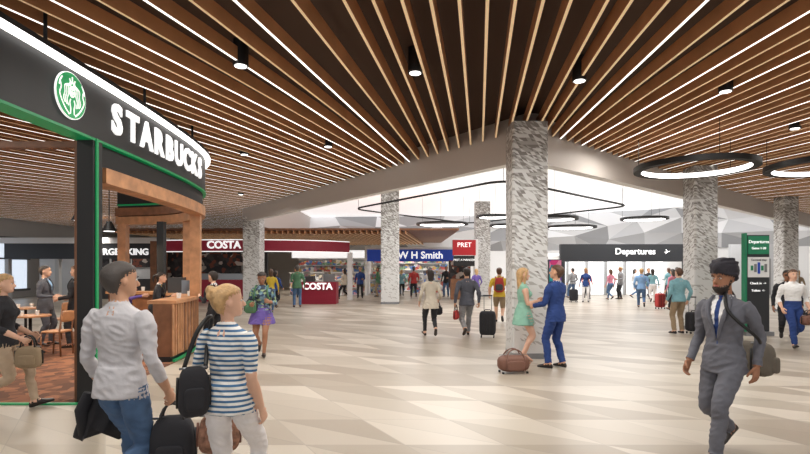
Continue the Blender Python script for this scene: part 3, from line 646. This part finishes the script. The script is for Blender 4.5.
    return dict(o=o,M=Mw,T=T,W=W,h=h,base=base,L=lambda p:Mw@Vector(p),LT=lambda p:Mw@T(Vector(p)*h))
# ---- bags
def suitcase(x,y,rz,c='black',tall=.58):
    b=MB(); m=CL[c]; b.sbox((0,0,.06+tall/2),(.40,.24,tall),m,e=6)
    for k in(-.12,-.04,.04,.12): b.box((k,-.121,.06+tall/2),(.02,.012,tall*.8),'blackm')
    for sx in(-.15,.15):
        for sy in(-.08,.08): b.tube([(sx-.012,sy,.03),(sx+.012,sy,.03)],.03,'black',10)
    for sx in(-.09,.09): b.tube([(sx,.09,tall),(sx,.09,tall+.42)],.009,'steel',6)
    b.tube([(-.11,.09,tall+.43),(.11,.09,tall+.43)],.016,'black',8); b.tube([(-.08,0,tall+.06),(-.06,0,tall+.09),(.06,0,tall+.09),(.08,0,tall+.06)],.012,'black',6)
    o=b.build('suitcase'); o.location=(x,y,0); o.rotation_euler.z=rz
def handbag(name,c,size,m,rz=0,strap=None,handles=0.12,taper=.15,detail='black'):
    R=Matrix.Rotation(rz,3,'Z'); b=MB(); m=CL[m] if m in CL else M[m]; C=Vector(c)
    b.sbox(C,size,m,R=R,e=3.6,taper=taper)
    w,d,h=size
    b.tube([C+R@Vector((q*w/2*.86,0,h/2*.93)) for q in(-1,-.5,0,.5,1)],.008,'steel',6)
    b.sbox(C+R@Vector((0,-d*.47,-h*.12)),(w*.6,d*.2,h*.45),m,R=R,e=5)
    for q_ in(-1,1): b.tube([C+R@Vector((q_*q*w*.505*(1-taper*.3),0,zz)) for q,zz in((1,-h*.3),(1,0),(.97,h*.3))],.009,detail,6)
    if handles:
        for sy in(-1,1):
            pts=[C+R@Vector((w*.25*math.cos(a),sy*d*.22*(1-.6*math.sin(a)),h*.42+handles*math.sin(a))) for a in [math.pi*k/8 for k in range(9)]]; b.tube(pts,.010,detail,6)
    if strap: b.tube([tuple(q) for q in catmull([list(p) for p in strap],5)],.014,detail,6)
    return b.build(name)
def backpack(P,m='black',zc=.70,s=1.0,pk='dgrey'):
    b=MB(); mm=CL[m]
    def q(x,y,z): return P['LT']((x,y,z))
    R=P['M'].to_3x3()
    b.sbox(q(0,-.115,zc),(.30*s,.17*s,.46*s),mm,R=R,e=3.4,taper=.15); b.sbox(q(0,-.165,zc-.04),(.22*s,.08*s,.2*s),pk if pk in M else CL[pk],R=R,e=4)
    for sg in(-1,1): b.tube([tuple(k) for k in catmull([list(q(sg*.055,-.08,zc+.09)),list(q(sg*.065,-.04,.838)),list(q(sg*.068,.03,.832)),list(q(sg*.072,.078,.77)),list(q(sg*.085,.06,.68)),list(q(sg*.09,-.03,.62)),list(q(sg*.06,-.09,.61))],4)],.017,mm,6)
    b.tube([q(-.02,-.09,zc+.125),q(-.01,-.09,zc+.15),q(.01,-.09,zc+.15),q(.02,-.09,zc+.125)],.008,'black',6)
    b.build('backpack')

# 1 near man
p=person('man',-1.97,3.6,-8,1.77,legs=WALK,hands=((-.16,.09,.51),(.165,.05,.50)),curl=(1.0,1.3),top='heather',bottom='jeans',sleeve=.80,hem=.485,hair='grey',style='short',vox=.0075,hyaw=-30,loose=.0,skin='tan',wide=.94,elb=((-.2,-1,-.25),(.2,-1,-.25)))
g=p['L'](p['W'][0][3])
b=MB(); mm=CL['black']; A=[]
for i in range(15):
    t=i/14
    for j in range(48):
        q=6.28318*j/48; w=(.06+.10*min(1,t*2.0))*(1+.14*math.sin(5*q+t*3)+.06*math.sin(11*q)); d=(.035+.05*min(1,t*2))*(1+.22*math.sin(7*q+1+t*2))
        zz=g.z+.06-t*.36-.04*math.sin(2*q+.6)*t-.02*math.sin(5*q)*t; A.append((g.x-.05+w*math.cos(q)+.03*math.sin(t*4),g.y+d*math.sin(q),zz))
b.add(A,[(i*48+j,i*48+(j+1)%48,(i+1)*48+(j+1)%48,(i+1)*48+j) for i in range(14) for j in range(48)]+[tuple(range(48))[::-1],tuple(range(672,720))],mm,True)
b.tube([(g.x-.12,g.y-.04,g.z),(g.x-.17,g.y-.05,g.z-.12),(g.x-.16,g.y-.04,g.z-.30)],[.045,.05,.038],mm,12); b.build('folded_jacket')
g=p['L'](p['W'][1][3])
handbag('backpack',(g.x+.03,g.y,g.z-.33),(.32,.22,.46),'black',.2,handles=.13,taper=.12,detail='dgrey')
# 2 near woman
p=person('woman',-1.17,3.45,-14,1.62,True,legs=WALK2,hands=((-.14,.09,.52),(.12,.05,.49)),curl=(1.2,.55),top='stripe',bottom='whitep',sleeve=.42,hem=.485,hair='blond',style='bun',vox=.0075,hyaw=-45,hpitch=-4,loose=.004,elb=((-.35,-1,-.25),(.1,-1,-.2)))
sh=p['LT']((-.075,-.02,.83))
handbag('shoulder_bag',(sh.x-.04,sh.y-.16,.90),(.20,.13,.32),'black',.5,handles=0,strap=[(sh.x-.10,sh.y-.17,1.04),(sh.x-.04,sh.y-.12,1.26),(sh.x+.0,sh.y-.02,1.355),(sh.x+.0,sh.y+.04,1.33),(sh.x-.02,sh.y+.02,1.2),(sh.x+.02,sh.y-.12,1.04)])
g=p['L'](p['W'][0][3])
handbag('tote_bag',(g.x-.02,g.y+.02,g.z-.22),(.30,.14,.28),'tote',.3,handles=.14,detail='leather')
# 3 turbaned man
p=person('man',2.86,4.66,120,1.75,legs=((.01,.15,0,-.22),(0,-.15,.065,.5)),hands=((-.135,-.04,.50),(.14,.07,.50)),curl=(.4,.5),top='suit',bottom='suit',hem=.455,style='turban',beard=True,skin='brown',front=dict(shirt='white',tie='navy'),vox=.0075,hyaw=-6,hpitch=2,loose=.0,wide=.96,elb=((-.15,-1,-.25),(.15,-1,-.25)))
handbag('messenger_bag',(3.25,4.84,.84),(.12,.36,.32),'bagbrown',.55,handles=0,taper=.05,strap=[(3.22,4.97,.99),(3.10,4.88,1.38),(2.96,4.78,1.50),(2.86,4.64,1.49),(2.80,4.50,1.30),(3.0,4.42,1.08),(3.20,4.70,.96)])
# 4 couple
person('woman',2.10,9.25,-88,1.68,True,legs=((-.01,.03,.035,.42),(0,-.03,.035,.42)),hands=((-.05,.17,.63),(.06,.16,.66)),curl=(.8,.8),top='mint',bottom='mint',sleeve=.12,leg=0,hem=.5,skirt=(.40,.035),hair='blond',style='long',vox=.010,shoes=SK['fair'])
person('man',2.54,8.75,40,1.73,legs=SHIFT,hands=((-.10,.18,.60),(.10,.19,.64)),curl=(.8,.8),top='navy',bottom='navy',hem=.455,hair='brown',style='short',skin='tan',front=dict(shirt='white'),vox=.010,hyaw=15,hpitch=-8,loose=.004)
b=MB(); b.sbox((0,0,.155),(.52,.26,.27),'leather',e=3.2); b.sbox((0,-.13,.13),(.3,.04,.16),'leather',e=4)
for sy in(-1,1): b.tube([(.14*math.cos(math.pi*k/8),sy*(.10-.05*math.sin(math.pi*k/8)),.24+.14*math.sin(math.pi*k/8)) for k in range(9)],.011,'leather',6)
for sx in(-.15,.15): b.tube([(sx,-.14,.05),(sx,-.135,.2),(sx,-.08,.28),(sx,.08,.28),(sx,.135,.2)],.01,'leather',6)
for sx in(-.2,.2):
    for sy in (-.09,.09): b.cyl((sx,sy),.02,0,.03,'black',10)
b.tube([(-.24,0,.29),(.24,0,.29)],.006,'steel',6); o=b.build('travel_holdall'); o.location=(1.74,8.35,0); o.rotation_euler.z=.15
# 5 woman with purple skirt
p=person('woman',-2.75,10.0,186,1.66,True,legs=WALK,hands=((-.10,.13,.66),(.10,.14,.63)),curl=(.9,.9),top='floral',bottom='purple',sleeve=.8,leg=0,hem=.50,skirt=(.40,.05),hair='dark',style='longs',skin='brown',vox=.011,hpitch=16,loose=.006); backpack(p,'greenc')
g=p['LT']((.10,.09,.60)); handbag('shoulder_bag',(g.x-.02,g.y,g.z),(.24,.12,.24),'greenc',.1,handles=.05)
# 6 woman & man walking away
p=person('woman',.62,12.7,8,1.70,True,legs=WALK,hands=((-.15,.06,.52),(.14,.10,.55)),top='cream',bottom='cream',sleeve=.85,leg=.95,hem=.5,skirt=(.44,.02),legm='black',hair='dark',style='longs',vox=.012,loose=.004)
g=p['L'](p['W'][1][3]); handbag('handbag',(g.x+.02,g.y-.02,g.z-.2),(.26,.12,.24),'black',.1,handles=.13)
p=person('man',1.52,12.8,4,1.74,legs=WALK2,hands=((-.17,-.02,.51),(.165,-.04,.51)),curl=(1,1),top='charcoal',bottom='grey',hem=.47,hair='dark',style='short',vox=.012,loose=.002,skin='tan')
g=p['L'](p['W'][0][3]); handbag('handbag',(g.x,g.y,g.z-.2),(.28,.12,.24),'red',1.2,handles=.14)
g=p['L'](p['W'][1][3]); suitcase(g.x+.22,g.y-.2,-.2,'black')
# 7 yellow shirt
p=person('man',2.9,16.0,-10,1.74,legs=WALK,top='yellow',bottom='khaki',sleeve=.42,leg=.48,hem=.49,hair='brown',vox=.014,loose=.006,hands=((-.17,.05,.52),(.16,.10,.56))); backpack(p,'red',pk='dgrey')
# 8 right man from behind + suitcase
p=person('man',7.0,13.3,6,1.68,legs=STAND,top='teal',bottom='khaki',hem=.49,hair='brown',style='short',vox=.013,loose=.003,hands=((-.15,.06,.51),(.15,.0,.51)),curl=(.4,1))
g=p['L'](p['W'][1][3]); suitcase(g.x+.2,g.y-.05,.1,'black',tall=.5)
# 9 right edge pair
p=person('man',8.82,12.0,150,1.68,legs=WALK,top='black',bottom='black',hem=.455,hair='dark',style='short',vox=.013,front=dict(shirt='white',tie='black'),skin='brown',glasses=True,hands=((-.16,.02,.51),(.16,.04,.50)))
g=p['L'](p['W'][0][3]); handbag('briefcase',(g.x,g.y,g.z-.18),(.10,.40,.30),'black',.6,handles=.1,taper=.02)
p=person('man',8.28,11.1,165,1.70,legs=WALK2,top='white',bottom='navy',sleeve=.75,tuck=True,hem=.60,hair='brown',style='short',vox=.013,skin='fair',hands=((-.16,.03,.52),(.15,.08,.52)),curl=(1.2,.4))
g=p['L'](p['W'][0][3]); handbag('duffel_bag',(g.x,g.y,g.z-.16),(.36,.2,.22),'leather',.2,handles=.12)
# 10 left edge woman
p=person('woman',-4.72,6.12,-70,1.66,True,legs=WALK,top='black',bottom='beige',sleeve=.75,hem=.50,hair='blond',style='longs',vox=.011,loose=.004,hands=((-.14,.12,.56),(.14,.13,.56)),curl=(.8,.8))
g=p['L'](p['W'][1][3]); handbag('handbag',(g.x+.02,g.y-.02,g.z-.18),(.30,.14,.26),'khaki',.2,handles=.14)
# 11 cafe people
person('man',-7.75,11.2,-78,1.72,legs=SHIFT,top='charcoal',bottom='charcoal',hem=.455,hair='grey',style='short',vox=.014,front=dict(shirt='skyblue'),hands=((-.10,.15,.60),(.12,.14,.62)),zoff=.005)
person('man',-6.95,11.0,95,1.73,legs=SHIFT,top='black',bottom='black',hem=.455,hair='brown',style='short',vox=.014,front=dict(shirt='white',tie='maroon'),hands=((-.12,.14,.60),(.13,.13,.6)),zoff=.005)
person('woman',-5.25,10.9,-75,1.60,True,legs=STAND,lean=.22,top='black',bottom='black',hair='dark',style='pony',vox=.014,front=dict(shirt='yellow',w=1.2),hands=((-.08,.22,.68),(.10,.22,.68)),zoff=.005)
person('woman',-6.15,11.5,-70,1.6,True,legs=STAND,top='purple',bottom='black',hair='dark',style='longs',vox=.014,lean=.1,hands=((-.08,.2,.66),(.1,.2,.66)),zoff=.005)
person('woman',-3.78,10.35,62,1.62,True,legs=SHIFT,lean=.1,top='black',bottom='black',hair='dark',style='short',vox=.013,front=dict(shirt='yellow',w=1.2),hands=((-.08,.17,.68),(.10,.17,.68)))
# 12 distant travellers
far=[('woman',9.9,28.3,170,'red','black'),('woman',10.75,27.2,20,'pink','jeans'),('man',11.6,28,90,'grey','black'),('woman',12.6,28.5,-90,'white','jeans'),('man',13.4,28.6,180,'black','charcoal'),('woman',14.2,28,10,'teal','black'),
 ('man',10.0,22.0,-20,'skyblue','jeans'),('woman',10.6,20.6,15,'pink','black'),('man',13.6,26.0,0,'white','khaki'),('woman',15.4,26.5,170,'red','jeans'),('man',20.0,25,120,'navy','charcoal'),
 ('man',-4.6,22.2,15,'greenc','jeans'),('woman',-5.4,21.7,-10,'navy','black'),('woman',-5.0,19.4,20,'yellow','jeans'),('man',-2.5,29,180,'navy','black'),('man',.5,29.5,10,'red','black'),('woman',1.3,29.9,200,'white','navy'),
 ('man',2.4,30.2,160,'black','jeans'),('woman',-.2,30.8,0,'teal','black'),('man',-13.3,24.5,170,'white','black'),('man',6.9,27,180,'charcoal','black'),('woman',7.9,28.5,0,'cream','jeans'),('woman',16.6,22,-15,'khaki','jeans'),('man',-11.5,21.5,30,'grey','jeans'),
 ('woman',-3.3,28.2,60,'cream','black'),('man',-6.0,28.5,190,'white','jeans'),('woman',8.9,25.6,160,'navy','white'),('man',9.35,29.0,20,'grey','jeans'),('woman',12.0,25.2,-20,'teal','white'),('man',-1.6,30.5,90,'greenc','khaki'),('woman',3.4,24.8,10,'purple','black')]
for k,(n_,x,y,hd,t_,b_) in enumerate(far):
    fem=n_=='woman'
    person(n_,x,y,hd,(1.66 if fem else 1.75)+.04*math.sin(k*3),fem,legs=(WALK,WALK2,STAND)[k%3],top=t_,bottom='whitep' if b_=='white' else b_,hair=('dark','brown','blond','grey')[k%4],style=('longs' if fem else 'short'),vox=.022,hem=(.49,.56,.46)[k%3],skin=('fair','tan','brown')[k%3],hands=(((-.16,.06,.52),(.15,.1,.55)),None,((-.1,.14,.62),(.17,0,.5)))[k%3])
suitcase(10.5,21.4,.3,'red'); suitcase(14.3,25.6,.1,'navy'); suitcase(8.3,25.6,.1,'black')

# ------------------------------------------------------------------ world + camera
w=bpy.data.worlds.new('world'); scene.world=w; w.use_nodes=True; bg=w.node_tree.nodes['Background']; bg.inputs[0].default_value=(.97,.98,1,1); bg.inputs[1].default_value=.95
cam=bpy.data.cameras.new('camera'); cam.sensor_width=36; cam.lens=36*520/810; cam.shift_y=41/810; cam.clip_end=200
co=bpy.data.objects.new('camera',cam); co.location=(0,0,1.68); co.rotation_euler=(math.pi/2,0,0); COL.objects.link(co); scene.camera=co
